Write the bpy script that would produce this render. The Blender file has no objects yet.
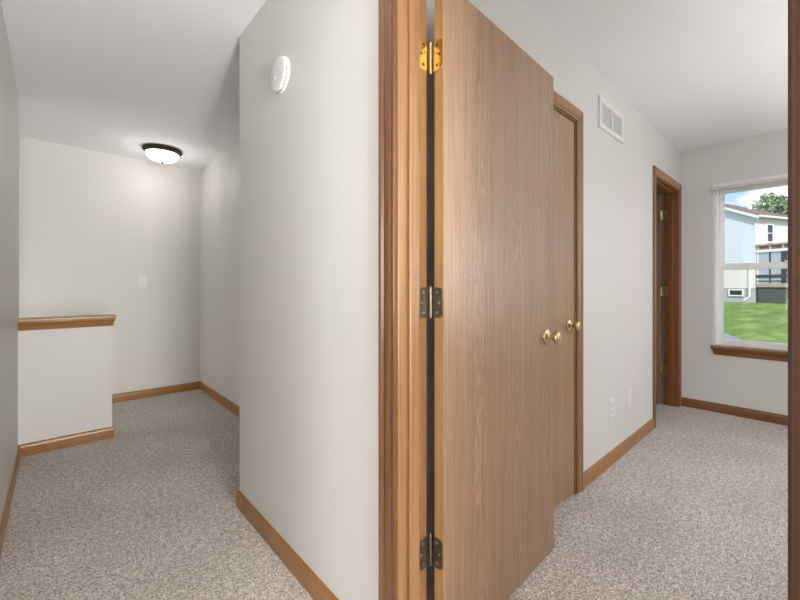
import bpy, bmesh, math, random
from mathutils import Vector, Matrix
random.seed(4)
SC = bpy.context.scene
COL = SC.collection
PI = math.pi

# ------------------------------------------------------------------ materials
def new_mat(name):
    m = bpy.data.materials.new(name); m.use_nodes = True
    nt = m.node_tree
    return m, nt, nt.nodes['Principled BSDF']

def ramp(nt, stops):
    r = nt.nodes.new('ShaderNodeValToRGB')
    while len(r.color_ramp.elements) < len(stops): r.color_ramp.elements.new(0.5)
    for e, (p, c) in zip(r.color_ramp.elements, stops):
        e.position = p; e.color = (c[0], c[1], c[2], 1)
    return r

def mapping(nt, scale, coord='Object'):
    tc = nt.nodes.new('ShaderNodeTexCoord'); mp = nt.nodes.new('ShaderNodeMapping')
    mp.inputs['Scale'].default_value = scale
    nt.links.new(tc.outputs[coord], mp.inputs['Vector'])
    return mp

def noise(nt, vec, scale, detail=3, rough=0.55, dist=0.0):
    n = nt.nodes.new('ShaderNodeTexNoise')
    n.inputs['Scale'].default_value = scale; n.inputs['Detail'].default_value = detail
    n.inputs['Roughness'].default_value = rough; n.inputs['Distortion'].default_value = dist
    nt.links.new(vec.outputs[0], n.inputs['Vector'])
    return n

def bump(nt, bsdf, height, strength, dist):
    b = nt.nodes.new('ShaderNodeBump')
    b.inputs['Strength'].default_value = strength; b.inputs['Distance'].default_value = dist
    nt.links.new(height, b.inputs['Height']); nt.links.new(b.outputs[0], bsdf.inputs['Normal'])

def mixc(nt, fac, a, b, mode='MIX'):
    m = nt.nodes.new('ShaderNodeMix'); m.data_type = 'RGBA'; m.blend_type = mode
    for k, v in ((0, fac), (6, a), (7, b)):
        if hasattr(v, 'is_linked'): nt.links.new(v, m.inputs[k])
        elif k == 0: m.inputs[0].default_value = v
        else: m.inputs[k].default_value = (v[0], v[1], v[2], 1)
    return m.outputs[2]

def plain(name, col, rough=0.5, metal=0.0, spec=0.5, nscale=40, var=0.04):
    m, nt, b = new_mat(name)
    mp = mapping(nt, (1, 1, 1)); n = noise(nt, mp, nscale)
    lo = [max(0, c * (1 - var)) for c in col]; hi = [c * (1 + var) for c in col]
    r = ramp(nt, [(0.3, lo), (0.7, hi)])
    nt.links.new(n.outputs['Fac'], r.inputs['Fac']); nt.links.new(r.outputs[0], b.inputs['Base Color'])
    b.inputs['Roughness'].default_value = rough; b.inputs['Metallic'].default_value = metal
    b.inputs['Specular IOR Level'].default_value = spec
    return m

def paint(name, col, rough, bscale, bstr, spec=0.5):
    m, nt, b = new_mat(name)
    mp = mapping(nt, (1, 1, 1))
    n = noise(nt, mp, 1.3, 2); r = ramp(nt, [(0.3, [c * 0.985 for c in col]), (0.7, col)])
    nt.links.new(n.outputs['Fac'], r.inputs['Fac']); nt.links.new(r.outputs[0], b.inputs['Base Color'])
    b.inputs['Roughness'].default_value = rough
    b.inputs['Specular IOR Level'].default_value = spec
    n2 = noise(nt, mp, bscale, 2)
    bump(nt, b, n2.outputs['Fac'], bstr, 0.002)
    return m

def oak(name, axis, light, dark, rough=0.32, fine=170, coat=0.25):
    """oak: long streaks along one axis, open pores and a slow drift of tone"""
    m, nt, b = new_mat(name)
    k = {'X': 0, 'Y': 1, 'Z': 2}[axis]
    s1 = [1, 1, 1]; s1[k] = 0.035
    s2 = [1, 1, 1]; s2[k] = 0.012
    mp1 = mapping(nt, s1); mp2 = mapping(nt, s2)
    a = noise(nt, mp1, 26, 4, 0.6, 0.9)
    f = noise(nt, mp2, fine, 3, 0.6, 0.2)
    mid = [(x + y) / 2 for x, y in zip(light, dark)]
    r1 = ramp(nt, [(0.2, dark), (0.5, mid), (0.8, light)])
    nt.links.new(a.outputs['Fac'], r1.inputs['Fac'])
    r2 = ramp(nt, [(0.34, (0.62, 0.56, 0.50)), (0.56, (1, 1, 1))])
    nt.links.new(f.outputs['Fac'], r2.inputs['Fac'])
    c = mixc(nt, 0.75, r1.outputs[0], r2.outputs[0], 'MULTIPLY')
    nt.links.new(c, b.inputs['Base Color'])
    b.inputs['Roughness'].default_value = rough
    b.inputs['Coat Weight'].default_value = coat; b.inputs['Coat Roughness'].default_value = 0.25
    bump(nt, b, f.outputs['Fac'], 0.12, 0.001)
    return m

def veneer(name, light, dark, off):
    """oak veneer: cathedral arches in strips, with fine vertical pores"""
    m, nt, b = new_mat(name)
    tc = nt.nodes.new('ShaderNodeTexCoord')
    sep = nt.nodes.new('ShaderNodeSeparateXYZ'); nt.links.new(tc.outputs['Object'], sep.inputs[0])
    def math_(op, a, bb=None):
        n = nt.nodes.new('ShaderNodeMath'); n.operation = op
        for i, v in enumerate((a, bb)):
            if v is None: continue
            if hasattr(v, 'is_linked'): nt.links.new(v, n.inputs[i])
            else: n.inputs[i].default_value = v
        return n.outputs[0]
    # strip coordinate: each leaf of veneer is ~0.25 m wide and mirrored
    xs = math_('ADD', sep.outputs['X'], off)
    pp = math_('PINGPONG', xs, 0.125)
    mp = mapping(nt, (6, 6, 1.1)); nz = noise(nt, mp, 1.6, 3, 0.6, 0.4)
    x2 = math_('MULTIPLY', math_('POWER', math_('ADD', pp, 0.008), 1.5), 46.0)
    zz = math_('MULTIPLY', sep.outputs['Z'], 0.55)
    t = math_('ADD', math_('ADD', x2, zz), math_('MULTIPLY', nz.outputs['Fac'], 1.5))
    w = math_('SINE', math_('MULTIPLY', t, 42.0))
    w = math_('ADD', math_('MULTIPLY', w, 0.5), 0.5)
    mid = [(x + y) / 2 for x, y in zip(light, dark)]
    r1 = ramp(nt, [(0.0, [x * 0.45 + y * 0.55 for x, y in zip(light, dark)]), (0.45, mid), (1.0, light)])
    nt.links.new(w, r1.inputs['Fac'])
    mp2 = mapping(nt, (1, 1, 0.014)); f = noise(nt, mp2, 190, 3, 0.6, 0.2)
    r2 = ramp(nt, [(0.36, (0.58, 0.53, 0.49)), (0.56, (1, 1, 1))])
    nt.links.new(f.outputs['Fac'], r2.inputs['Fac'])
    mp3 = mapping(nt, (1, 1, 0.03)); g = noise(nt, mp3, 14, 2)
    r3 = ramp(nt, [(0.3, (0.88, 0.86, 0.84)), (0.7, (1.05, 1.04, 1.03))])
    nt.links.new(g.outputs['Fac'], r3.inputs['Fac'])
    c = mixc(nt, 0.65, r1.outputs[0], r2.outputs[0], 'MULTIPLY')
    c = mixc(nt, 0.9, c, r3.outputs[0], 'MULTIPLY')
    nt.links.new(c, b.inputs['Base Color'])
    b.inputs['Roughness'].default_value = 0.36
    b.inputs['Coat Weight'].default_value = 0.3; b.inputs['Coat Roughness'].default_value = 0.3
    bump(nt, b, f.outputs['Fac'], 0.10, 0.001)
    return m

def carpet_mat():
    m, nt, b = new_mat('carpet_pile')
    mp = mapping(nt, (1, 1, 1))
    v = nt.nodes.new('ShaderNodeTexVoronoi'); v.inputs['Scale'].default_value = 125
    nt.links.new(mp.outputs[0], v.inputs['Vector'])
    n = noise(nt, mp, 165, 2, 0.6, 0.6)
    n2 = noise(nt, mp, 2.2, 3, 0.5)
    n3 = noise(nt, mp, 45, 2, 0.5)
    r = ramp(nt, [(0.34, (0.17, 0.150, 0.140)), (0.48, (0.61, 0.552, 0.508)), (0.62, (0.93, 0.87, 0.815))])
    nt.links.new(n.outputs['Fac'], r.inputs['Fac'])
    r3 = ramp(nt, [(0.3, (0.70, 0.69, 0.68)), (0.68, (1.10, 1.10, 1.10))])
    nt.links.new(n3.outputs['Fac'], r3.inputs['Fac'])
    r2 = ramp(nt, [(0.3, (0.86, 0.85, 0.84)), (0.7, (1.04, 1.04, 1.04))])
    nt.links.new(n2.outputs['Fac'], r2.inputs['Fac'])
    c = mixc(nt, 1.0, r.outputs[0], r3.outputs[0], 'MULTIPLY')
    c = mixc(nt, 1.0, c, r2.outputs[0], 'MULTIPLY')
    nt.links.new(c, b.inputs['Base Color'])
    b.inputs['Roughness'].default_value = 0.95; b.inputs['Specular IOR Level'].default_value = 0.1
    b.inputs['Sheen Weight'].default_value = 0.15
    bump(nt, b, n.outputs['Fac'], 0.8, 0.008)
    return m

def grass_mat():
    m, nt, b = new_mat('mown_grass')
    mp = mapping(nt, (0.25, 1, 1)); n = noise(nt, mp, 1.7, 4, 0.65, 0.3)
    mp2 = mapping(nt, (1, 1, 1)); n2 = noise(nt, mp2, 30, 3, 0.7)
    r = ramp(nt, [(0.30, (0.13, 0.205, 0.04)), (0.52, (0.225, 0.32, 0.08)), (0.72, (0.36, 0.45, 0.15))])
    nt.links.new(n.outputs['Fac'], r.inputs['Fac'])
    r2 = ramp(nt, [(0.3, (0.75, 0.8, 0.7)), (0.7, (1.1, 1.08, 1.05))])
    nt.links.new(n2.outputs['Fac'], r2.inputs['Fac'])
    nt.links.new(mixc(nt, 0.8, r.outputs[0], r2.outputs[0], 'MULTIPLY'), b.inputs['Base Color'])
    b.inputs['Roughness'].default_value = 0.9; b.inputs['Specular IOR Level'].default_value = 0.1
    return m

def siding_mat(name, col):
    m, nt, b = new_mat(name)
    tc = nt.nodes.new('ShaderNodeTexCoord'); sep = nt.nodes.new('ShaderNodeSeparateXYZ')
    nt.links.new(tc.outputs['Object'], sep.inputs[0])
    n = nt.nodes.new('ShaderNodeMath'); n.operation = 'MULTIPLY'; n.inputs[1].default_value = 8.0
    nt.links.new(sep.outputs['Z'], n.inputs[0])
    fr = nt.nodes.new('ShaderNodeMath'); fr.operation = 'FRACT'; nt.links.new(n.outputs[0], fr.inputs[0])
    r = ramp(nt, [(0.0, [c * 0.80 for c in col]), (0.14, col)])
    nt.links.new(fr.outputs[0], r.inputs['Fac']); nt.links.new(r.outputs[0], b.inputs['Base Color'])
    b.inputs['Roughness'].default_value = 0.6
    return m

def glass_mat():
    m = bpy.data.materials.new('window_glass'); m.use_nodes = True
    nt = m.node_tree; nt.nodes.clear()
    out = nt.nodes.new('ShaderNodeOutputMaterial'); mx = nt.nodes.new('ShaderNodeMixShader')
    tr = nt.nodes.new('ShaderNodeBsdfTransparent'); gl = nt.nodes.new('ShaderNodeBsdfGlossy')
    tr.inputs['Color'].default_value = (0.985, 0.985, 0.985, 1); gl.inputs['Roughness'].default_value = 0.02
    lw = nt.nodes.new('ShaderNodeFresnel'); lw.inputs['IOR'].default_value = 1.3
    nt.links.new(lw.outputs[0], mx.inputs[0]); nt.links.new(tr.outputs[0], mx.inputs[1])
    nt.links.new(gl.outputs[0], mx.inputs[2]); nt.links.new(mx.outputs[0], out.inputs[0])
    return m

def bowl_mat():
    m, nt, b = new_mat('lit_frosted_glass')
    mp = mapping(nt, (1, 1, 1)); n = noise(nt, mp, 9, 3, 0.6, 1.0)
    r = ramp(nt, [(0.3, (0.90, 0.88, 0.85)), (0.7, (1, 0.99, 0.97))])
    nt.links.new(n.outputs['Fac'], r.inputs['Fac']); nt.links.new(r.outputs[0], b.inputs['Base Color'])
    nt.links.new(r.outputs[0], b.inputs['Emission Color'])
    b.inputs['Emission Strength'].default_value = 2.6
    b.inputs['Roughness'].default_value = 0.3
    return m

WALL = paint('wall_paint', (0.682, 0.670, 0.646), 0.46, 260, 0.05)
CEIL = paint('ceiling_texture', (0.86, 0.87, 0.885), 0.9, 55, 0.35, 0.2)
CARPET = carpet_mat()
TR_L, TR_D = (0.41, 0.192, 0.056), (0.28, 0.125, 0.033)
OAKZ = oak('oak_trim_upright', 'Z', TR_L, TR_D)
JAMB = oak('oak_jamb', 'Z', (0.325, 0.170, 0.075), (0.235, 0.120, 0.048))
OAKX = oak('oak_trim_along_wall', 'X', TR_L, TR_D)
OAKY = oak('oak_trim_across', 'Y', TR_L, TR_D)
DK_L, DK_D = (0.29, 0.108, 0.032), (0.165, 0.058, 0.017)
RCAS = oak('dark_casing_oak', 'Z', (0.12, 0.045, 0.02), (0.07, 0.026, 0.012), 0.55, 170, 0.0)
HCAS = oak('hall_casing_oak', 'Z', (0.21, 0.085, 0.032), (0.115, 0.042, 0.016), 0.24, 170, 0.5)
DOAKZ = oak('brown_oak_upright', 'Z', DK_L, DK_D)
DOAKY = oak('brown_oak_across', 'Y', DK_L, DK_D)
VEN = veneer('oak_veneer', (0.425, 0.262, 0.158), (0.225, 0.125, 0.068), 0.06)
VEN2 = veneer('oak_veneer_closet', (0.43, 0.265, 0.15), (0.30, 0.17, 0.085), 0.10)
EDGE = oak('oak_door_edge', 'Z', (0.46, 0.27, 0.11), (0.35, 0.19, 0.07), 0.4, 200, 0.1)
BRASS = plain('polished_brass', (0.86, 0.60, 0.22), 0.2, 1.0)
KNOB = plain('satin_brass', (0.66, 0.52, 0.30), 0.22, 1.0)
ANTIQ = plain('tarnished_brass', (0.22, 0.19, 0.145), 0.38, 1.0, var=0.25)
STEEL = plain('nickel', (0.55, 0.52, 0.46), 0.35, 1.0)
DARK = plain('dark_slot', (0.02, 0.02, 0.02), 0.7)
BRONZE = plain('oil_rubbed_bronze', (0.028, 0.024, 0.022), 0.42, 0.3)
WHITE = plain('white_plastic', (0.76, 0.76, 0.745), 0.45)
VENTW = plain('vent_enamel', (0.88, 0.88, 0.87), 0.5)
VINYL = plain('white_vinyl', (0.88, 0.88, 0.88), 0.35)
GLASS = glass_mat()
BOWL = bowl_mat()

# ------------------------------------------------------------------ geometry helpers
def box(bm, x0, x1, y0, y1, z0, z1):
    if x0 > x1: x0, x1 = x1, x0
    if y0 > y1: y0, y1 = y1, y0
    v = [bm.verts.new(p) for p in ((x0,y0,z0),(x1,y0,z0),(x1,y1,z0),(x0,y1,z0),(x0,y0,z1),(x1,y0,z1),(x1,y1,z1),(x0,y1,z1))]
    for f in ((3,2,1,0),(4,5,6,7),(0,1,5,4),(1,2,6,5),(2,3,7,6),(3,0,4,7)):
        bm.faces.new([v[i] for i in f])
    return bm

def loft(bm, rings, cap=True, closed=True):
    vs = [[bm.verts.new(p) for p in r] for r in rings]
    n = len(vs[0])
    for a, b in zip(vs, vs[1:]):
        for i in range(n if closed else n - 1):
            j = (i + 1) % n
            bm.faces.new((a[i], a[j], b[j], b[i]))
    if cap:
        bm.faces.new(list(reversed(vs[0]))); bm.faces.new(vs[-1])
    return bm

def lathe(bm, prof, origin, axis, n=40):
    """prof: (radius, distance along axis)"""
    ax = Vector(axis).normalized(); o = Vector(origin)
    u = ax.orthogonal().normalized(); w = ax.cross(u)
    rings = []
    for r, h in prof:
        r = max(r, 1e-5)
        rings.append([o + ax * h + (u * math.cos(2*PI*i/n) + w * math.sin(2*PI*i/n)) * r for i in range(n)])
    return loft(bm, rings)

def poly_prism(bm, pts, vec):
    """pts: closed outline in space, pushed along vec"""
    v = Vector(vec)
    return loft(bm, [[Vector(p) for p in pts], [Vector(p) + v for p in pts]])

def inv_of(parent):
    M = Matrix.Identity(4); p = parent
    while p is not None:
        M = (Matrix.Translation(p.location) @ p.rotation_euler.to_matrix().to_4x4()) @ M
        p = p.parent
    return M.inverted()

def obj(name, bm, mat, parent=None, smooth=None, bevel=0, local=False):
    bmesh.ops.recalc_face_normals(bm, faces=bm.faces)
    if parent is not None and not local: bm.transform(inv_of(parent))
    me = bpy.data.meshes.new(name); bm.to_mesh(me); bm.free()
    me.materials.append(mat)
    o = bpy.data.objects.new(name, me); COL.objects.link(o)
    if parent is not None: o.parent = parent
    if smooth:
        for p in me.polygons: p.use_smooth = True
        me.set_sharp_from_angle(angle=math.radians(smooth))
    if bevel:
        b = o.modifiers.new('bevel', 'BEVEL'); b.width = bevel; b.segments = 2; b.limit_method = 'ANGLE'
    return o

def tag(o, label=None, cat=None, group=None, kind=None):
    if label: o['label'] = label
    if cat: o['category'] = cat
    if group: o['group'] = group
    if kind: o['kind'] = kind
    return o

def empty(name, loc, rz=0.0):
    o = bpy.data.objects.new(name, None); COL.objects.link(o)
    o.location = loc; o.rotation_euler = (0, 0, rz); o.empty_display_size = 0.05
    return o

def B(): return bmesh.new()
def struct(name, bm, mat, label, cat, **k):
    return tag(obj(name, bm, mat, **k), label, cat, kind='structure')

# ------------------------------------------------------------------ plan (metres). X runs along the bedroom's long wall, Y along the hall
H = 2.44
YR = 0.907            # bedroom long wall
XH = 0.714            # hall face of the wall with the opening
XHB = 0.826           # its bedroom face
YJ = 0.795            # hinge jamb
YK = 0.0262            # strike jamb
YN = 2.026            # corner of that wall
XG = 1.211            # hall end, right
YB = 4.662            # hall end, back
XL = -0.178           # hall, left
XW = 4.46             # window wall
YS = 3.60             # half wall

# floor with the stairwell left out
bm = B()
box(bm, -4.2, 4.58, -3.2, 3.71, -0.1, 0)
box(bm, 0.326, 1.32, 3.71, 4.77, -0.1, 0)
struct('floor', bm, CARPET, 'beige flecked cut-pile carpet over the hall and bedroom floor', 'floor')
bm = B(); box(bm, -4.2, 4.61, -3.2, 4.80, H, H + 0.1)
struct('ceiling', bm, CEIL, 'white textured ceiling over hall and bedroom', 'ceiling')

# bedroom long wall with the closet and doorway openings
bm = B()
CX0, CX1 = 1.340, 2.140      # closet rough opening
DX0, DX1 = 3.620, 4.390      # doorway rough opening
ZO = 2.065
box(bm, XHB, CX0, YR, 1.02, 0, H)
box(bm, CX0, CX1, YR, 1.02, ZO, H)
box(bm, CX1, DX0, YR, 1.02, 0, H)
box(bm, DX0, DX1, YR, 1.02, ZO, H)
box(bm, DX1, XW, YR, 1.02, 0, H)
struct('wall_bedroom_left', bm, WALL, 'pale grey bedroom wall with the closet door, vent and outlets', 'wall')
# wall between hall and bedroom
bm = B()
box(bm, XH, XHB, YJ + 0.019, YN, 0, H)
box(bm, XH, XHB, YK - 0.019, YJ + 0.019, 2.08, H)
box(bm, XH, XHB, -3.2, YK - 0.019, 0, H)
struct('wall_hall_right', bm, WALL, 'pale grey hall wall carrying the round smoke detector', 'wall')
bm = B(); box(bm, XHB, XG + 0.11, YN - 0.11, YN, 0, H)
struct('wall_hall_nook', bm, WALL, 'short grey wall turning the corner behind the smoke detector wall', 'wall')
bm = B(); box(bm, XG, XG + 0.11, YN, YB, 0, H)
struct('wall_hall_end', bm, WALL, 'grey wall at the right end of the hall beside the ceiling light', 'wall')
bm = B(); box(bm, -2.6, XG + 0.11, YB, YB + 0.11, -2.2, H)
struct('wall_hall_back', bm, WALL, 'grey back wall of the hall with the light switch', 'wall')
bm = B()
box(bm, XL - 0.11, XL, 1.05, 3.71, 0, H)
box(bm, XL - 0.11, XL, -0.15, 1.05, 2.08, H)
box(bm, XL - 0.11, XL, -3.2, -0.15, 0, H)
struct('wall_hall_left', bm, WALL, 'grey wall at the left edge of the hall', 'wall')
bm = B(); box(bm, XL, 0.326, YS, YS + 0.11, 0, 0.85)
struct('wall_stair', bm, WALL, 'low grey half wall guarding the stairwell', 'wall')
bm = B(); box(bm, -2.7, -2.6, 3.6, 4.77, -2.2, H)
struct('wall_stair_far', bm, WALL, 'grey wall at the far side of the stairwell', 'wall')
bm = B(); box(bm, -2.6, XL - 0.11, 3.6, 3.71, -2.2, H)
box(bm, XL - 0.11, 0.326, 3.6, 3.71, -2.2, -0.1); box(bm, 0.326, 0.426, 3.71, 4.662, -2.2, -0.1)
struct('wall_stair_near', bm, WALL, 'grey wall at the near side of the stairwell', 'wall')
bm = B()
for i in range(8):
    x = 0.326 - 0.26 * i; z = -0.19 * (i + 1)
    box(bm, x - 0.26, x, 3.71, YB, -2.2, z)
struct('stairs', bm, CARPET, 'carpeted stairs going down behind the half wall', 'stairs')
# window wall
WY0, WY1, WZ0, WZ1 = -0.29, 0.659, 0.585, 2.062
bm = B()
box(bm, XW, XW + 0.15, WY1, 2.7, 0, H)
box(bm, XW, XW + 0.15, WY0, WY1, 0, WZ0)
box(bm, XW, XW + 0.15, WY0, WY1, WZ1, H)
box(bm, XW, XW + 0.15, -3.2, WY0, 0, H)
struct('wall_bedroom_window', bm, WALL, 'pale grey bedroom wall with the window', 'wall')
bm = B(); box(bm, -4.2, XW + 0.15, -3.3, -3.2, 0, H)
struct('wall_bedroom_right', bm, WALL, 'grey wall behind the camera', 'wall')
bm = B(); box(bm, -4.3, -4.2, -3.3, 3.71, 0, H); box(bm, -4.2, -2.7, 3.6, 3.71, 0, H)
struct('wall_opposite_room', bm, WALL, 'grey walls of the room across the hall', 'wall')
bm = B(); box(bm, 3.0, 3.1, 1.02, 2.7, 0, H); box(bm, 3.0, XW, 2.7, 2.8, 0, H)
struct('wall_side_room', bm, WALL, 'walls of the dim room beyond the far doorway', 'wall')

# ------------------------------------------------------------------ trim
CAS = [(0,0),(0,.009),(.003,.0105),(.009,.0105),(.012,.0085),(.015,.0085),(.018,.0115),(.026,.0135),(.036,.014),
       (.041,.0125),(.044,.0145),(.050,.0175),(.058,.0175),(.062,.0155),(.064,.012),(.064,0)]
def casing(parent, place, a0, a1, zt, mats, left=True, right=True, z0=0.0):
    """place(a, z, depth) puts wall coordinates into the room; a0 and a1 are the inner edges"""
    if left:
        bm = B(); loft(bm, [[place(a0 - w, z0, t) for w, t in CAS], [place(a0 - w, zt + w, t) for w, t in CAS]])
        obj('casing', bm, mats[0], parent, smooth=25)
    if right:
        bm = B(); loft(bm, [[place(a1 + w, z0, t) for w, t in CAS], [place(a1 + w, zt + w, t) for w, t in CAS]])
        obj('casing', bm, mats[0], parent, smooth=25)
    bm = B(); loft(bm, [[place(a0 - w, zt + w, t) for w, t in CAS], [place(a1 + w, zt + w, t) for w, t in CAS]])
    obj('head_casing', bm, mats[1], parent, smooth=25)

def leaf_pts(w, h, r, n=5):
    """hinge leaf outline: square along the pin, rounded on the far side; (across, up)"""
    pts = [(0, -h/2), (w - r, -h/2)]
    pts += [(w - r + r*math.sin(i*PI/2/n), -h/2 + r - r*math.cos(i*PI/2/n)) for i in range(1, n+1)]
    pts += [(w - r + r*math.cos(i*PI/2/n), h/2 - r + r*math.sin(i*PI/2/n)) for i in range(0, n+1)]
    pts += [(0, h/2)]
    return pts

def leaf(parent, name, o, across, out, mat, smat, w=0.034, local=False, h=0.090):
    o, across, out = Vector(o), Vector(across), Vector(out)
    up = Vector((0, 0, 1))
    bm = B(); poly_prism(bm, [o + across*a + up*b for a, b in leaf_pts(w, h, 0.016)], out*0.0022)
    l = obj(name, bm, mat, parent, local=local, bevel=0.0006)
    for a, b in ((0.014, 0.030), (0.023, 0.0), (0.014, -0.030)):
        bm = B(); lathe(bm, [(0.0042, 0.002), (0.0040, 0.0029), (0.0026, 0.0032)], o + across*a + up*b, out, 14)
        s = obj('screw', bm, smat, None, smooth=40)
        s.parent = l
        if not local: s.data.transform(inv_of(l))
    return l

def barrel(parent, p, mat, local=False, h=0.090):
    bm = B(); p = Vector(p)
    prof = [(0.0035, -h/2 - 0.004), (0.0052, -h/2 - 0.002), (0.0052, -h/2)]
    for i in range(5):
        a = -h/2 + i*h/5
        prof += [(0.0050, a + 0.0004), (0.0062, a + 0.0012), (0.0062, a + h/5 - 0.0012), (0.0050, a + h/5 - 0.0004)]
    prof += [(0.0052, h/2), (0.0052, h/2 + 0.002), (0.0035, h/2 + 0.004)]
    lathe(bm, prof, p, (0, 0, 1), 18)
    return obj('hinge_barrel', bm, mat, parent, smooth=35, local=local)

HZ = [1.832, 1.094, 0.346]
HM = [BRASS, ANTIQ, ANTIQ]

# opening between hall and bedroom
t1 = tag(empty('trim_1', (XH, YJ, 0)), 'oak door frame around the opening between the grey hall wall and the open door', 'door frame', kind='structure')
casing(t1, lambda a, z, d: Vector((XH - d, -a, z)), -YJ - 0.0 + -0.006 + 0.0, -YK + 0.006, 2.066, (OAKZ, OAKY))
bm = B(); box(bm, XH, XHB, YJ, YJ + 0.019, 0, 2.06); obj('jamb', bm, JAMB, t1, bevel=0.0015)
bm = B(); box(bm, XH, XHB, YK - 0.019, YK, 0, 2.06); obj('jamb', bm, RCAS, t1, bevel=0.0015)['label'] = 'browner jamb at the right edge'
bm = B(); box(bm, XH, XHB, YK - 0.019, YJ + 0.019, 2.06, 2.08); obj('head_jamb', bm, OAKY, t1)
bm = B(); box(bm, 0.750, 0.790, YJ - 0.011, YJ, 0, 2.06); obj('door_stop', bm, JAMB, t1, bevel=0.003)
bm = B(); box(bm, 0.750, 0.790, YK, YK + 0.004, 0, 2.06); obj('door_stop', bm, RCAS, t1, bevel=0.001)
bm = B(); box(bm, 0.750, 0.790, YK + 0.004, YJ - 0.011, 2.049, 2.06); obj('door_stop', bm, OAKY, t1, bevel=0.003)
casing(t1, lambda a, z, d: Vector((XHB + d, a, z)), YK - 0.006, YJ + 0.006, 2.066, (OAKZ, OAKY))
for z, mt in zip(HZ, HM):
    leaf(t1, 'hinge_leaf', (0.828, YJ - 0.0001, z), (-1, 0, 0), (0, -1, 0), mt, DARK if mt is BRASS else STEEL, 0.036)
# the right casing of this frame is the browner one
for o in list(t1.children):
    if o.name.startswith('casing'):
        if o.data.vertices[0].co.x < 0.02 and (o.data.vertices[0].co.y + YJ) > 0.3: o.data.materials[0] = HCAS
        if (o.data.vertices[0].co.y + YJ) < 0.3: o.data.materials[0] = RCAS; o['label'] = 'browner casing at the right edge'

# ------------------------------------------------------------------ doors
def knob_set(parent, o, out, mat, name='door_knob'):
    rose = [(0.0, 0.0), (0.033, 0.0), (0.0335, 0.003), (0.031, 0.006), (0.026, 0.0085), (0.020, 0.010), (0.016, 0.013), (0.0135, 0.016)]
    ball = [(r, 0.016 + (h - 0.016) * 0.88) for r, h in [(0.0115, 0.016), (0.0105, 0.026), (0.0125, 0.032), (0.020, 0.036), (0.0255, 0.042), (0.0275, 0.049), (0.0265, 0.056),
            (0.022, 0.062), (0.0175, 0.0645), (0.015, 0.0635), (0.008, 0.0645), (0.0, 0.065)]]
    bm = B(); lathe(bm, ball, o, out, 36); k = obj(name, bm, mat, parent, smooth=50, local=True)
    bm = B(); lathe(bm, rose, o, out, 36)
    r = obj('rose', bm, mat, None, smooth=50); r.parent = k
    return k

bm = B(); PIN = (0.845, 0.7935, 0); TH = math.radians(2.5)
box(bm, 0.0035, 0.757, -0.049, -0.014, 0.010, 2.050)
d1 = obj('door_1', bm, VEN, bevel=0.0015); d1.location = PIN; d1.rotation_euler = (0, 0, TH)
tag(d1, 'open flush oak door swung into the bedroom, on three hinges', 'door', kind='structure')
bm = B(); box(bm, 0.0020, 0.0035, -0.049, -0.014, 0.010, 2.050)
obj('edge_strip', bm, EDGE, d1, local=True)['label'] = 'lighter honey-coloured hinge edge'
bm = B(); box(bm, 0.757, 0.7585, -0.049, -0.014, 0.010, 2.050); obj('edge_strip', bm, EDGE, d1, local=True)
knob_set(d1, (0.691, -0.049, 0.931), (0, -1, 0), KNOB)
knob_set(d1, (0.691, -0.014, 0.931), (0, 1, 0), KNOB)
for z, mt in zip(HZ, HM):
    hb = barrel(d1, (0, 0, z), mt, local=True)
    hl = leaf(hb, 'hinge_leaf', (0.0019, -0.011, z), (0, -1, 0), (-1, 0, 0), mt, DARK if mt is BRASS else STEEL, 0.036, local=True)
    # screws of a leaf two levels down are merged up to the barrel's level of depth
    for s in list(hl.children): s.parent = hb
    hb['label'] = 'bright brass top hinge' if mt is BRASS else 'dark tarnished hinge'
bm = B(); box(bm, 0.7583, 0.7592, -0.0425, -0.0205, 0.90, 0.962); obj('latch_plate', bm, KNOB, d1, local=True)

# closet door
cl = tag(empty('trim_2', (1.74, YR, 0)), 'oak frame around the closed closet door', 'door frame', kind='structure')
casing(cl, lambda a, z, d: Vector((a, YR - d, z)), 1.347, 2.133, 2.056, (JAMB, OAKX))
for x0, x1 in ((CX0, 1.358), (2.122, CX1)):
    bm = B(); box(bm, x0, x1, YR, 1.02, 0, 2.046); obj('jamb', bm, OAKZ, cl)
bm = B(); box(bm, CX0, CX1, YR, 1.02, 2.046, ZO); obj('head_jamb', bm, OAKX, cl)
bm = B(); box(bm, 1.361, 2.118, 0.909, 0.944, 0.012, 2.042); bm.transform(Matrix.Translation((-1.361, -0.944, 0)))
d2 = obj('door_2', bm, VEN2, bevel=0.0015); d2.location = (1.361, 0.944, 0)
tag(d2, 'closed flush oak closet door in the bedroom wall, behind the open door', 'door', kind='structure')
knob_set(d2, (2.057 - 1.361, -0.035, 0.932), (0, -1, 0), KNOB)
for z in HZ: barrel(d2, (-0.004, -0.041, z), BRASS, local=True)

# far doorway and its opened door
t3 = tag(empty('trim_3', (4.0, YR, 0)), 'brown oak frame of the far doorway beside the window wall', 'door frame', kind='structure')
casing(t3, lambda a, z, d: Vector((a, YR - d, z)), 3.634, 4.376, 2.051, (DOAKZ, OAKX))
for x0, x1 in ((DX0, 3.640), (4.370, DX1)):
    bm = B(); box(bm, x0, x1, YR, 1.02, 0, 2.045); obj('jamb', bm, DOAKZ, t3)
bm = B(); box(bm, DX0, DX1, YR, 1.02, 2.045, ZO); obj('head_jamb', bm, OAKX, t3)
bm = B(); box(bm, 4.359, 4.370, 0.942, 0.980, 0, 2.045); obj('door_stop', bm, DOAKZ, t3, bevel=0.003)
bm = B(); box(bm, 3.640, 3.651, 0.942, 0.980, 0, 2.045); obj('door_stop', bm, DOAKZ, t3, bevel=0.003)
bm = B(); box(bm, 3.651, 4.359, 0.942, 0.980, 2.034, 2.045); obj('door_stop', bm, OAKX, t3, bevel=0.003)
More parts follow.
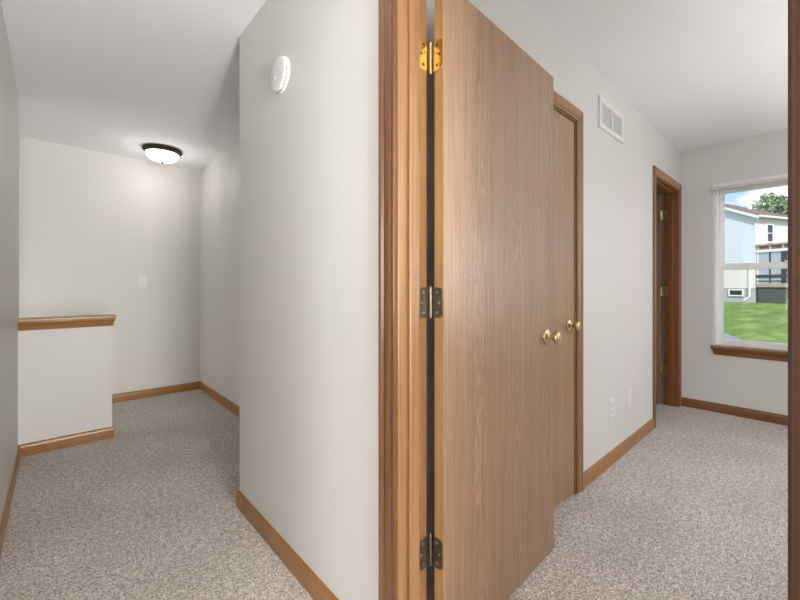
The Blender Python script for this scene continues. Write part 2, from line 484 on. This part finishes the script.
for z in HZ: leaf(t3, 'hinge_leaf', (4.3699, 1.024, z), (0, -1, 0), (-1, 0, 0), KNOB, STEEL, 0.038)
bm = B(); box(bm, 0.002, 0.722, 0.014, 0.049, 0.012, 2.036)
d3 = obj('door_3', bm, VEN, bevel=0.0015); d3.location = (4.368, 1.034, 0); d3.rotation_euler = (0, 0, PI/2)
tag(d3, 'oak door swung open into the dim room beyond the far doorway', 'door', kind='structure')
for z in HZ:
    hb = barrel(d3, (0, 0, z), KNOB, local=True)
    hl = leaf(hb, 'hinge_leaf', (0.0019, 0.010, z), (0, 1, 0), (-1, 0, 0), KNOB, STEEL, 0.036, local=True)
    for s in list(hl.children): s.parent = hb
knob_set(d3, (0.662, 0.049, 0.93), (0, 1, 0), KNOB); knob_set(d3, (0.662, 0.014, 0.93), (0, -1, 0), KNOB)

# ------------------------------------------------------------------ baseboards
BP = [(0, 0), (.0125, 0), (.0125, .058), (.0115, .068), (.0085, .076), (.005, .0815), (.002, .083), (0, .083)]
def baseboard(name, p0, p1, n, m0, m1, mat, label):
    p0, p1, n = Vector((*p0, 0)), Vector((*p1, 0)), Vector((*n, 0))
    d = (p1 - p0).normalized()
    bm = B()
    loft(bm, [[p0 + d*(m0*t) + n*t + Vector((0,0,z)) for t, z in BP], [p1 - d*(m1*t) + n*t + Vector((0,0,z)) for t, z in BP]])
    return struct(name, bm, mat, label, 'baseboard', smooth=25)
baseboard('baseboard_hall_right', (XH, YJ + 0.070), (XH, YN), (-1, 0), 0, -1, OAKY, 'oak baseboard below the smoke detector wall')
baseboard('baseboard_hall_nook', (XH, YN), (XG, YN), (0, 1), -1, 1, OAKX, 'oak baseboard on the short return of the hall wall')
baseboard('baseboard_hall_end', (XG, YN), (XG, YB), (-1, 0), 1, 1, OAKY, 'oak baseboard at the right end of the hall')
baseboard('baseboard_hall_back', (0.326, YB), (XG, YB), (0, -1), 0, 1, OAKX, 'oak baseboard along the back wall below the switch')
baseboard('baseboard_stair', (XL, YS), (0.326, YS), (0, -1), 1, -1, OAKX, 'oak baseboard along the foot of the half wall')
baseboard('baseboard_hall_left', (XL, 1.12), (XL, YS), (1, 0), 0, 1, OAKY, 'oak baseboard along the left hall wall')
baseboard('baseboard_bedroom_left', (2.197, YR), (3.570, YR), (0, -1), 0, 0, OAKX, 'oak baseboard between the closet and the far doorway')
baseboard('baseboard_bedroom_window', (XW, -3.2), (XW, YR), (-1, 0), 0, 0, DOAKY, 'brown oak baseboard under the window')

# half wall cap
bm = B()
prof = [(0, .845), (.007, .845), (.009, .852), (.009, .868), (.012, .876), (.017, .888), (.020, .898), (.020, .905), (0, .905)]
loft(bm, [[Vector((XL, YS - t, z)) for t, z in prof], [Vector((0.326 + t, YS - t, z)) for t, z in prof]])
loft(bm, [[Vector((0.326 + t, YS - t, z)) for t, z in prof], [Vector((0.326 + t, YS + 0.11 + t, z)) for t, z in prof]])
loft(bm, [[Vector((XL, YS + 0.11 + t, z)) for t, z in prof], [Vector((0.326 + t, YS + 0.11 + t, z)) for t, z in prof]])
cap = empty('trim_4', (0.08, YS + 0.055, 0.85))
tag(cap, 'oak cap with moulded edge on top of the half wall', 'wall cap', kind='structure')
obj('moulding', bm, OAKX, cap, smooth=25)
bm = B(); box(bm, XL, 0.352, YS - 0.026, YS + 0.136, .905, .924)
obj('cap_board', bm, OAKX, cap, bevel=0.004)

# ------------------------------------------------------------------ window
w = tag(empty('window_1', (XW, 0.18, WZ0)), 'white double-hung window in the bedroom wall', 'window', kind='structure')
bm = B()
box(bm, XW - 0.004, XW + 0.15, WY1 - 0.014, WY1, 0.607, WZ1); box(bm, XW - 0.004, XW + 0.15, WY0, WY0 + 0.014, 0.607, WZ1)
box(bm, XW - 0.004, XW + 0.15, WY0 + 0.014, WY1 - 0.014, WZ1 - 0.014, WZ1)
obj('jamb_liner', bm, WHITE, w)
def ring(bm, x0, x1, y0, y1, z0, z1, s, b, t):
    box(bm, x0, x1, y0, y0 + s, z0, z1); box(bm, x0, x1, y1 - s, y1, z0, z1)
    box(bm, x0, x1, y0 + s, y1 - s, z0, z0 + b); box(bm, x0, x1, y0 + s, y1 - s, z1 - t, z1)
fy0, fy1 = WY0 + 0.014, WY1 - 0.014
bm = B(); ring(bm, XW + 0.055, XW + 0.13, fy0, fy1, 0.607, WZ1 - 0.014, 0.020, 0.022, 0.02)
obj('window_frame', bm, VINYL, w, bevel=0.002)
s0, s1 = fy0 + 0.020, fy1 - 0.020
bm = B(); ring(bm, XW + 0.058, XW + 0.088, s0, s1, 0.629, 1.348, 0.031, 0.034, 0.058)
lo = obj('sash', bm, VINYL, w, bevel=0.003)
bm = B(); box(bm, XW + 0.072, XW + 0.076, s0 + 0.029, s1 - 0.029, 0.661, 1.292); obj('pane', bm, GLASS, lo)
bm = B(); ring(bm, XW + 0.094, XW + 0.124, s0, s1, 1.300, WZ1 - 0.034, 0.034, 0.042, 0.034)
up = obj('sash', bm, VINYL, w, bevel=0.003)
bm = B(); box(bm, XW + 0.108, XW + 0.112, s0 + 0.032, s1 - 0.032, 1.340, WZ1 - 0.066); obj('pane', bm, GLASS, up)
bm = B(); box(bm, XW + 0.050, XW + 0.070, 0.14, 0.20, 1.348, 1.360); obj('sash_lock', bm, VINYL, w, bevel=0.002)
# wooden stool and apron
bm = B(); box(bm, XW - 0.055, XW + 0.055, WY0 - 0.014, WY1 + 0.014, .588, .607)
obj('window_stool', bm, DOAKY, w, bevel=0.004)
bm = B()
pr = [(0, .522), (.008, .522), (.011, .532), (.012, .552), (.018, .566), (.026, .576), (.028, .588), (0, .588)]
loft(bm, [[Vector((XW - t, WY0 + 0.008 - t, z)) for t, z in pr], [Vector((XW - t, WY1 - 0.014 + t, z)) for t, z in pr]])
obj('apron', bm, DOAKY, w, smooth=25)

# raised blind
bl = tag(empty('window_blind', (XW - 0.03, 0.18, 2.06)), 'white window blind drawn fully up at the top of the window', 'blind')
bm = B(); box(bm, XW - 0.052, XW - 0.0045, WY0 + 0.002, WY1 - 0.002, 2.030, 2.064); obj('headrail', bm, WHITE, bl, bevel=0.003)
bm = B()
for i in range(5):
    z = 2.0295 - i * 0.0042
    box(bm, XW - 0.048, XW - 0.008, WY0, WY1, z - 0.0030, z)
obj('slats', bm, WHITE, bl)

# ------------------------------------------------------------------ fittings
# smoke detector
sd = tag(empty('smoke_detector', (XH, 1.527, 2.033)), 'round white smoke detector on the grey hall wall', 'smoke detector')
c = (XH, 1.527, 2.033)
bm = B(); lathe(bm, [(0.0, 0.0), (0.073, 0.0), (0.073, 0.006), (0.070, 0.009), (0.066, 0.0105)], c, (-1, 0, 0), 56)
obj('base', bm, WHITE, sd, smooth=40)
bm = B(); lathe(bm, [(0.064, 0.0085), (0.064, 0.0155)], c, (-1, 0, 0), 56); obj('sensor_slot', bm, DARK, sd, smooth=40)
bm = B(); lathe(bm, [(0.069, 0.0150), (0.0700, 0.0165), (0.0685, 0.0205), (0.062, 0.0235), (0.050, 0.0252), (0.030, 0.0260), (0.0, 0.0262)], c, (-1, 0, 0), 56)
for k in range(28):
    if k % 7 in (0,): continue
    a = 2 * PI * k / 28
    y, z = c[1] + 0.0665 * math.cos(a), c[2] + 0.0665 * math.sin(a)
    box(bm, XH - 0.0153, XH - 0.0088, y - 0.0022, y + 0.0022, z - 0.0022, z + 0.0022)
cv = obj('cover', bm, WHITE, sd, smooth=40)
bm = B(); lathe(bm, [(0.010, 0.0250), (0.010, 0.0272), (0.008, 0.0280), (0.0, 0.0280)], (c[0], c[1] + 0.02, c[2] - 0.012), (-1, 0, 0), 20)
obj('test_button', bm, WHITE, sd, smooth=40)

# ceiling light
LX, LY = 0.763, 4.195
cll = tag(empty('ceiling_light', (LX, LY, H)), 'flush ceiling light with a lit white bowl and dark bronze rim', 'ceiling light')
o = (LX, LY, H)
bm = B(); lathe(bm, [(0.0, 0.0), (0.150, 0.0), (0.163, 0.004), (0.166, 0.012), (0.163, 0.020), (0.155, 0.026), (0.152, 0.034), (0.147, 0.040), (0.139, 0.042), (0.132, 0.036), (0.10, 0.03), (0.0, 0.03)], o, (0, 0, -1), 64)
obj('rim', bm, BRONZE, cll, smooth=35)
bm = B(); lathe(bm, [(0.138, 0.038)] + [(0.138 * math.cos(i * PI / 2 / 12) ** 0.9, 0.041 + 0.077 * math.sin(i * PI / 2 / 12)) for i in range(1, 12)] + [(0.0, 0.118)], o, (0, 0, -1), 64)
obj('bowl', bm, BOWL, cll, smooth=50)
bm = B(); lathe(bm, [(0.0, 0.116), (0.016, 0.1165), (0.017, 0.120), (0.010, 0.124), (0.008, 0.130), (0.009, 0.134), (0.005, 0.139), (0.0, 0.140)], o, (0, 0, -1), 24)
obj('finial', bm, BRONZE, cll, smooth=40)

# light switch on the back wall
def plate(parent, place, mat=None):
    """wall plate 70 x 114 mm with rounded rim; place(a, z, depth)"""
    bm = B(); rings = []
    for s, d in ((0.0, 0.0), (0.0, 0.003), (0.0015, 0.0048), (0.004, 0.0058)):
        a, z = 0.0375 - s, 0.060 - s
        rings.append([place(-a, -z, d), place(a, -z, d), place(a, z, d), place(-a, z, d)])
    loft(bm, rings)
    return obj('wall_plate', bm, mat or WHITE, parent)
def disc(name, parent, place, a, z, r, d0, d1, mat, n=18):
    bm = B()
    loft(bm, [[place(a + r*math.cos(2*PI*i/n), z + r*math.sin(2*PI*i/n), d) for i in range(n)] for d in (d0, d1)])
    return obj(name, bm, mat, parent)
def slab(name, parent, place, a0, a1, z0, z1, d0, d1, mat):
    bm = B()
    loft(bm, [[place(a0, z0, d), place(a1, z0, d), place(a1, z1, d), place(a0, z1, d)] for d in (d0, d1)])
    return obj(name, bm, mat, parent)
sx, sz = 0.674, 1.192
pl = lambda a, z, d: Vector((sx + a, YB - d, sz + z))
sw = tag(empty('light_switch', (sx, YB, sz)), 'white toggle light switch on the back wall of the hall', 'light switch')
plate(sw, pl)
slab('toggle_surround', sw, pl, -0.006, 0.006, -0.012, 0.012, 0.0050, 0.0066, WHITE)
bm = B(); loft(bm, [[pl(-0.0045, -0.005, 0.006), pl(0.0045, -0.005, 0.006), pl(0.0045, 0.006, 0.006), pl(-0.0045, 0.006, 0.006)],
                    [pl(-0.0035, 0.004, 0.017), pl(0.0035, 0.004, 0.017), pl(0.0035, 0.010, 0.016), pl(-0.0035, 0.010, 0.016)]])
obj('toggle', bm, WHITE, sw)
for z in (-0.030, 0.030): disc('screw', sw, pl, 0, z, 0.0032, 0.0050, 0.0066, STEEL)

# outlets on the bedroom wall
ox, oz = 2.668, 0.357
po = lambda a, z, d: Vector((ox + a, YR - d, oz + z))
ou = tag(empty('wall_outlet', (ox, YR, oz)), 'white duplex power outlet with dark slots, low on the bedroom wall', 'outlet')
plate(ou, po)
for z in (-0.0195, 0.0195):
    bm = B(); n = 20
    loft(bm, [[po(0.0165*math.cos(2*PI*i/n), z + max(-0.0125, min(0.0125, 0.0165*math.sin(2*PI*i/n))), d) for i in range(n)] for d in (0.005, 0.0072)])
    rc = obj('receptacle', bm, WHITE, ou)
    for a in (-0.0062, 0.0062):
        slab('slot', rc, po, a - 0.0020, a + 0.0020, z - 0.0025, z + 0.0080, 0.0070, 0.0075, DARK)
    disc('ground_hole', rc, po, 0, z - 0.0075, 0.0026, 0.0070, 0.0075, DARK)
disc('screw', ou, po, 0, 0, 0.0034, 0.005, 0.0070, ANTIQ)
jx, jz = 3.004, 0.360
pj = lambda a, z, d: Vector((jx + a, YR - d, jz + z))
ju = tag(empty('blank_wall_plate', (jx, YR, jz)), 'blank white wall plate to the right of the power outlet', 'wall plate')
plate(ju, pj)
for z in (-0.042, 0.042): disc('screw', ju, pj, 0, z, 0.0030, 0.0050, 0.0066, WHITE)

# air vent high on the bedroom wall
vx0, vx1, vz0, vz1 = 2.453, 2.866, 2.112, 2.306
pv = lambda a, z, d: Vector((a, YR - d, z))
ve = tag(empty('air_vent', ((vx0 + vx1) / 2, YR, vz0)), 'white louvred air vent high on the bedroom wall', 'vent')
fields = [(2.488, 2.650), (2.672, 2.834)]
bm = B()
fz0, fz1 = vz0 + 0.032, vz1 - 0.032
for a0, a1, z0, z1 in ((vx0, fields[0][0], vz0, vz1), (fields[0][1], fields[1][0], vz0, vz1), (fields[1][1], vx1, vz0, vz1),
                       (fields[0][0], fields[0][1], vz0, fz0), (fields[0][0], fields[0][1], fz1, vz1),
                       (fields[1][0], fields[1][1], vz0, fz0), (fields[1][0], fields[1][1], fz1, vz1)):
    box(bm, a0, a1, YR - 0.010, YR, z0, z1)
obj('vent_frame', bm, WHITE, ve)
for a0, a1 in fields:
    bm = B(); box(bm, a0, a1, YR - 0.0015, YR - 0.0001, fz0, fz1); obj('duct_opening', bm, plain('duct_grey', (0.80, 0.80, 0.79), 0.8), ve)
    bm = B(); n = 11
    for i in range(n):
        z = fz0 + (i + 0.5) * (fz1 - fz0) / n
        loft(bm, [[pv(a, z + 0.0066, 0.003), pv(a, z + 0.0076, 0.003), pv(a, z - 0.0050, 0.0085), pv(a, z - 0.0060, 0.0085)] for a in (a0, a1)])
    obj('louvres', bm, VENTW, ve)
for a in (vx0 + 0.015, vx1 - 0.015):
    disc('screw', ve, pv, a, (vz0 + vz1) / 2, 0.004, 0.009, 0.0115, WHITE)

# ------------------------------------------------------------------ outdoors
GZ = -0.12
bm = B(); box(bm, 4.62, 160, -70, 110, GZ - 0.3, GZ)
struct('ground_lawn', bm, grass_mat(), 'bright green mown lawn outside the window', 'lawn')
# grey paved corner at the near edge of the lawn
CONC = plain('grey_concrete', (0.32, 0.34, 0.36), 0.9, var=0.2, nscale=3)
bm = B(); poly_prism(bm, [(x, y, GZ) for x, y in ((13.8, 1.95), (12.57, 1.485), (11.53, 1.14), (10.9, 0.90), (10.6, 1.05), (11.2, 1.38), (12.1, 1.70), (13.3, 2.25))], (0, 0, 0.03))
tag(obj('patio_slab', bm, CONC), 'grey paved corner at the bottom left of the lawn', 'paving')

E_ = Vector((0.92, -0.39, 0)).normalized(); G_ = Vector((0.39, 0.92, 0)).normalized()
HC = Vector((40.0, 3.36, GZ))
def hp(s, g, z): return HC + E_ * s + G_ * g + Vector((0, 0, z - GZ))
hs = tag(empty('house', (HC.x, HC.y, GZ)), 'two-storey white sided house with brown roof seen through the window', 'house')
SID = siding_mat('white_siding', (0.80, 0.79, 0.79))
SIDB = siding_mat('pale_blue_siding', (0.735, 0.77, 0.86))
CREAM = siding_mat('cream_siding', (0.84, 0.79, 0.74))
FOUND = plain('foundation_grey', (0.50, 0.50, 0.53), 0.9)
HTRIM = plain('house_trim_white', (0.86, 0.86, 0.86), 0.6)
SHING = plain('brown_shingles', (0.25, 0.165, 0.145), 0.9, nscale=6, var=0.35)
HGLASS = plain('dark_house_glass', (0.03, 0.035, 0.045), 0.15)
SCREEN = plain('grey_insect_screen', (0.47, 0.50, 0.57), 0.8)
DECKW = plain('weathered_deck_wood', (0.42, 0.36, 0.28), 0.8, nscale=4, var=0.2)
LATT = plain('dark_lattice', (0.085, 0.105, 0.10), 0.8)
ZF, ZM, ZE, ZP, GW, EL = 0.98, 2.50, 6.61, 8.14, 6.26, 5.6
def hbox(bm, s0, s1, g0, g1, z0, z1):
    loft(bm, [[hp(s0, g0, z), hp(s1, g0, z), hp(s1, g1, z), hp(s0, g1, z)] for z in (z0, z1)])
bm = B(); hbox(bm, 0.06, EL - 0.06, 0.06, GW - 0.06, GZ, ZF); obj('foundation', bm, FOUND, hs)
bm = B(); hbox(bm, 0, EL, 0, GW, ZF, ZM); obj('lower_siding', bm, CREAM, hs)['label'] = 'cream lower siding'
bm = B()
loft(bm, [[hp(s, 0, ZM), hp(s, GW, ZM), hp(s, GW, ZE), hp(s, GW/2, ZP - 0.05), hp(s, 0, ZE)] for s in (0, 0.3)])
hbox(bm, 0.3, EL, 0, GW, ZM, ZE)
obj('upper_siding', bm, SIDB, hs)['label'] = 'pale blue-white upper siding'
# eave wall gets plain white siding as a cladding board
bm = B(); hbox(bm, 0.02, EL, -0.03, 0.0, ZM, ZE - 0.05); obj('eave_siding', bm, SID, hs)
rt = 0.16; sl = (ZP - ZE) / (GW / 2)
bm = B(); RE = 1.9
ze, zr = ZE - 0.35*sl, ZP
v = [hp(-0.3, -0.35, ze), hp(EL + 0.3, -0.35, ze), hp(EL + 0.3, GW + 0.35, ze), hp(-0.3, GW + 0.35, ze), hp(-0.3, GW/2, zr), hp(RE, GW/2, zr)]
for lift in (0.0, rt):
    q = [bm.verts.new(p + Vector((0, 0, lift))) for p in v]
    for f in ((0, 1, 5, 4), (1, 2, 5), (2, 3, 4, 5)): bm.faces.new([q[i] for i in f])
bm.verts.ensure_lookup_table()
for i, j in ((0, 1), (1, 2), (2, 3), (3, 4), (4, 0)): bm.faces.new([bm.verts[i], bm.verts[j], bm.verts[j + 6], bm.verts[i + 6]])
obj('roof', bm, SHING, hs)
bm = B()
for g0, g1, z0, z1 in ((-0.38, GW/2, ZE - 0.38*sl, ZP), (GW + 0.38, GW/2, ZE - 0.38*sl, ZP)):
    loft(bm, [[hp(s, g0, z0 - 0.14), hp(s, g1, z1 - 0.14), hp(s, g1, z1 + 0.08), hp(s, g0, z0 + 0.08)] for s in (-0.36, -0.3)])
obj('rake_board', bm, HTRIM, hs)
bm = B(); hbox(bm, -0.3, EL + 0.3, -0.50, -0.35, ZE - 0.35*sl - 0.03, ZE - 0.35*sl + 0.12); obj('gutter', bm, HTRIM, hs, bevel=0.02)
# upper window on the eave wall
def house_window(s0, s1, z0, z1, face):
    """face 'e' sits on the eave wall, 'g' on the gable wall"""
    def put(bm, a0, a1, z0, z1, d0, d1):
        if face == 'e': hbox(bm, a0, a1, -0.03 - d1, -0.03 - d0, z0, z1)
        else: hbox(bm, -d1, -d0, a0, a1, z0, z1)
    f = 0.10
    bm = B(); put(bm, s0 - f, s1 + f, z0 - f, z0, 0, .06); put(bm, s0 - f, s1 + f, z1, z1 + f, 0, .06)
    put(bm, s0 - f, s0, z0, z1, 0, .06); put(bm, s1, s1 + f, z0, z1, 0, .06)
    if face == 'e': put(bm, s0, s1, (z0+z1)/2 - 0.03, (z0+z1)/2 + 0.03, 0.02, .05)
    wf = obj('house_window', bm, HTRIM, hs)
    bm = B(); put(bm, s0, s1, z0, z1, 0.0, 0.02); obj('pane', bm, HGLASS, wf)
house_window(1.35, 2.02, 4.66, 5.95, 'e')
house_window(0.85, 1.70, 0.45, 0.82, 'g')
# downspout on the gable corner
bm = B(); hbox(bm, -0.12, -0.02, 0.28, 0.38, 0.35, 2.75)
loft(bm, [[hp(-0.12, 0.28, 0.36), hp(-0.02, 0.28, 0.36), hp(-0.02, 0.38, 0.36), hp(-0.12, 0.38, 0.36)],
          [hp(-0.25, 0.55, 0.02), hp(-0.15, 0.55, 0.02), hp(-0.15, 0.70, 0.02), hp(-0.25, 0.70, 0.02)]])
obj('downspout', bm, HTRIM, hs)
bm = B(); hbox(bm, 2.2, 2.4, 1.5, 1.7, ZE + 0.6, ZE + 1.25); obj('roof_vent', bm, HTRIM, hs)
# screened porch on a raised deck
pc = tag(empty('porch', tuple(hp(2.5, -1.9, GZ))), 'grey screened porch on a raised deck attached to the white house', 'porch')
PD = 4.0; PS = 4.5
bm = B(); hbox(bm, -0.02, PS, -PD, -0.035, 1.08, 1.36); obj('deck_floor', bm, DECKW, pc)
bm = B(); hbox(bm, 0.10, PS - 0.1, -PD + 0.1, -0.1, GZ, 1.07); obj('lattice_skirt', bm, LATT, pc)
SLATE = plain('dark_slate_posts', (0.06, 0.065, 0.08), 0.6)
gs = [0.12, 0.90, 1.60, 2.40, 3.20, 3.96]
for k, g in enumerate(gs):
    bm = B(); hbox(bm, 0.0, 0.09, -g - 0.04, -g + 0.04, 1.36, 3.72); obj('post', bm, SLATE if k else HTRIM, pc)
    bm = B(); hbox(bm, PS - 0.09, PS, -g - 0.04, -g + 0.04, 1.36, 3.72); obj('post', bm, SLATE, pc)
for k, (g0, g1) in enumerate(zip(gs, gs[1:])):
    bm = B(); hbox(bm, 0.04, 0.06, -g1 + 0.04, -g0 - 0.04, 1.36, 3.72)
    q = obj('screen', bm, SLATE if k == 2 else SCREEN, pc)
    if k == 2: q['label'] = 'dark screen door'
bm = B(); hbox(bm, 0.02, PS, -PD + 0.04, -PD + 0.06, 1.36, 3.72); obj('screen', bm, SCREEN, pc)
bm = B(); hbox(bm, -0.02, 0.03, -PD, -0.05, 1.80, 2.02); hbox(bm, -0.02, 0.03, -PD, -0.05, 1.52, 1.58); obj('railing', bm, SLATE, pc)
bm = B(); hbox(bm, -0.05, PS, -PD - 0.05, -0.04, 3.72, 3.92); obj('top_beam', bm, HTRIM, pc)
bm = B(); hbox(bm, -0.05, PS, -PD - 0.05, -0.04, 4.22, 4.34)
for k in range(6):
    g = -0.1 - k * 0.75
    hbox(bm, -0.02, 0.10, g - 0.12, g, 3.92, 4.22)
obj('roof_rail', bm, DECKW, pc)
bm = B(); hbox(bm, 0.1, PS - 0.1, -PD + 0.1, -0.1, 3.92, 4.20); obj('porch_roof', bm, SHING, pc)

# trees behind the house
LEAF = plain('green_leaves', (0.29, 0.38, 0.20), 0.7, nscale=1.2, var=0.5)
BARK = plain('grey_bark', (0.12, 0.09, 0.07), 0.9)
def tree(x, y, h, r, label, seed):
    rnd = random.Random(seed)
    t = tag(empty('tree', (x, y, GZ)), label, 'tree')
    bm = B(); lathe(bm, [(0.35, 0), (0.26, 1.2), (0.20, h * 0.5), (0.08, h * 0.85)], (x, y, GZ), (0, 0, 1), 12)
    obj('trunk', bm, BARK, t, smooth=40)
    bm = B()
    blobs = []
    for i in range(16):
        a = rnd.uniform(0, 2*PI); q = rnd.uniform(0.1, 0.75) * r
        blobs.append((x + q*math.cos(a), y + q*math.sin(a), GZ + h*(0.55 + 0.36*rnd.random()) , r*rnd.uniform(0.28, 0.5)))
    for i in range(7500):
        bx, by, bz, br = blobs[i % len(blobs)]
        v = Vector((rnd.gauss(0,1), rnd.gauss(0,1), rnd.gauss(0,1))).normalized() * br * rnd.uniform(0.55, 1.05)
        p = Vector((bx, by, bz)) + v
        u = Vector((rnd.gauss(0,1), rnd.gauss(0,1), rnd.gauss(0,1))).normalized(); q = u.orthogonal().normalized()
        s = rnd.uniform(0.16, 0.34)
        a = [p - u*s, p + q*s*0.5, p + u*s, p - q*s*0.5]
        bm.faces.new([bm.verts.new(k) for k in a])
    obj('foliage', bm, LEAF, t)
tree(62, 2.9, 11.6, 4.2, 'leafy green tree rising over the brown roof of the white house', 3)

# ------------------------------------------------------------------ sky, sun and lamps
wd = bpy.data.worlds.new('sky'); SC.world = wd; wd.use_nodes = True
nt = wd.node_tree; bg = nt.nodes['Background']
tc = nt.nodes.new('ShaderNodeTexCoord'); sp = nt.nodes.new('ShaderNodeSeparateXYZ'); nt.links.new(tc.outputs['Generated'], sp.inputs[0])
gr = ramp(nt, [(0.0, (0.62, 0.78, 0.95)), (0.25, (0.33, 0.58, 0.93)), (0.7, (0.14, 0.34, 0.75))])
nt.links.new(sp.outputs['Z'], gr.inputs['Fac'])
mp = nt.nodes.new('ShaderNodeMapping'); mp.inputs['Scale'].default_value = (1, 1, 2.2); mp.inputs['Location'].default_value = (0.0, 0.34, 0.0)
nt.links.new(tc.outputs['Generated'], mp.inputs['Vector'])
nz = nt.nodes.new('ShaderNodeTexNoise'); nz.inputs['Scale'].default_value = 9; nz.inputs['Detail'].default_value = 6; nz.inputs['Roughness'].default_value = 0.55
nt.links.new(mp.outputs[0], nz.inputs['Vector'])
dp = nt.nodes.new('ShaderNodeVectorMath'); dp.operation = 'DOT_PRODUCT'
nt.links.new(tc.outputs['Generated'], dp.inputs[0]); dp.inputs[1].default_value = Vector((1.41, 0.045, 0.285)).normalized()
mr = nt.nodes.new('ShaderNodeMapRange'); nt.links.new(dp.outputs['Value'], mr.inputs['Value'])
mr.inputs['From Min'].default_value = 0.9962; mr.inputs['From Max'].default_value = 0.9998
mr.inputs['To Min'].default_value = 0.0; mr.inputs['To Max'].default_value = 0.22
ad = nt.nodes.new('ShaderNodeMath'); ad.operation = 'ADD'; nt.links.new(nz.outputs['Fac'], ad.inputs[0]); nt.links.new(mr.outputs[0], ad.inputs[1])
cr = ramp(nt, [(0.46, (0, 0, 0)), (0.58, (1, 1, 1))]); nt.links.new(ad.outputs[0], cr.inputs['Fac'])
c = mixc(nt, cr.outputs[0], gr.outputs[0], (0.96, 0.97, 1.0))
nt.links.new(c, bg.inputs['Color']); bg.inputs['Strength'].default_value = 1.3

def light(name, kind, loc, power, col=(1, 1, 1), size=0.12, **k):
    l = bpy.data.lights.new(name, kind); l.energy = power; l.color = col
    if kind == 'POINT': l.shadow_soft_size = size
    o = bpy.data.objects.new(name, l); COL.objects.link(o); o.location = loc
    return o
s = light('sun', 'SUN', (0, 0, 20), 3.5, (1, 0.94, 0.86)); s.data.angle = 0.01
s.rotation_euler = Vector((0.72, 0.42, -0.62)).to_track_quat('-Z', 'Y').to_euler()
light('hall_lamp', 'POINT', (LX, LY, 2.25), 3.2, (1, 0.95, 0.91), 0.10)
def area(name, loc, to, power, sx, sy, col=(1, 1, 1)):
    o = light(name, 'AREA', loc, power, col)
    o.data.shape = 'RECTANGLE'; o.data.size = sx; o.data.size_y = sy
    o.rotation_euler = Vector(to).to_track_quat('-Z', 'Z').to_euler()
    return o
# added unseen panels: bedroom fill, and stand-in daylight from the room across the hall
area('bedroom_side_fill', (4.40, -1.75, 1.35), (-1, 0.18, 0), 38, 1.3, 1.4, (0.97, 0.985, 1))
area('opposite_room_panel_fill', (-4.1, -0.15, 1.35), (1, 0.03, 0), 62, 1.6, 1.4, (0.97, 0.985, 1))
g = light('bedroom_bounce_fill', 'SPOT', (2.7, -2.0, 0.45), 300, (1, 1, 1)); g.data.shadow_soft_size = 0.15  # unseen spot added to brighten the bedroom ceiling
g.data.spot_size = math.radians(125); g.data.spot_blend = 0.7; g.rotation_euler = (PI, 0, 0)
light('opposite_room_fill', 'POINT', (-1.9, -0.15, 2.10), 30, (1, 0.985, 0.97), 0.20)  # unseen point light added to fill the hall through the doorway
light('stairwell_fill', 'POINT', (-0.95, 4.2, 0.25), 17, (1, 0.96, 0.92), 0.2)  # unseen point light added low in the stairwell to lift the far ceiling
# unseen spot added behind the camera, bounced off the ceiling to fill the hall
f = light('hall_bounce_fill', 'SPOT', (0.20, -1.3, 0.5), 165, (1, 1, 1), 0.1); f.data.shadow_soft_size = 0.1
f.data.spot_size = math.radians(110); f.data.spot_blend = 0.6; f.rotation_euler = Vector((0, 0.48, 0.88)).to_track_quat('-Z', 'Y').to_euler()
# unseen panel added for assumed daylight from the near end of the hall
area('hall_end_fill', (0.27, -3.15, 1.25), (0, 1, 0), 140, 0.8, 1.9, (1, 0.985, 0.97))

# ------------------------------------------------------------------ camera and view
cam = bpy.data.cameras.new('camera'); co = bpy.data.objects.new('camera', cam); COL.objects.link(co)
cam.sensor_width = 36; cam.lens = 381.42 / 800 * 36; cam.shift_y = -(300 - 286.35) / 800
cam.clip_start = 0.02; cam.clip_end = 500
co.location = (0, 0, 1.1424); co.rotation_euler = (PI / 2, 0, math.radians(47.776 - 90))
SC.camera = co
vs = SC.view_settings
vs.view_transform = 'Standard'; vs.look = 'None'; vs.gamma = 1; vs.use_curve_mapping = False; vs.exposure = 0.0
SC.cycles.max_bounces = 10; SC.cycles.diffuse_bounces = 6; SC.cycles.use_denoising = True
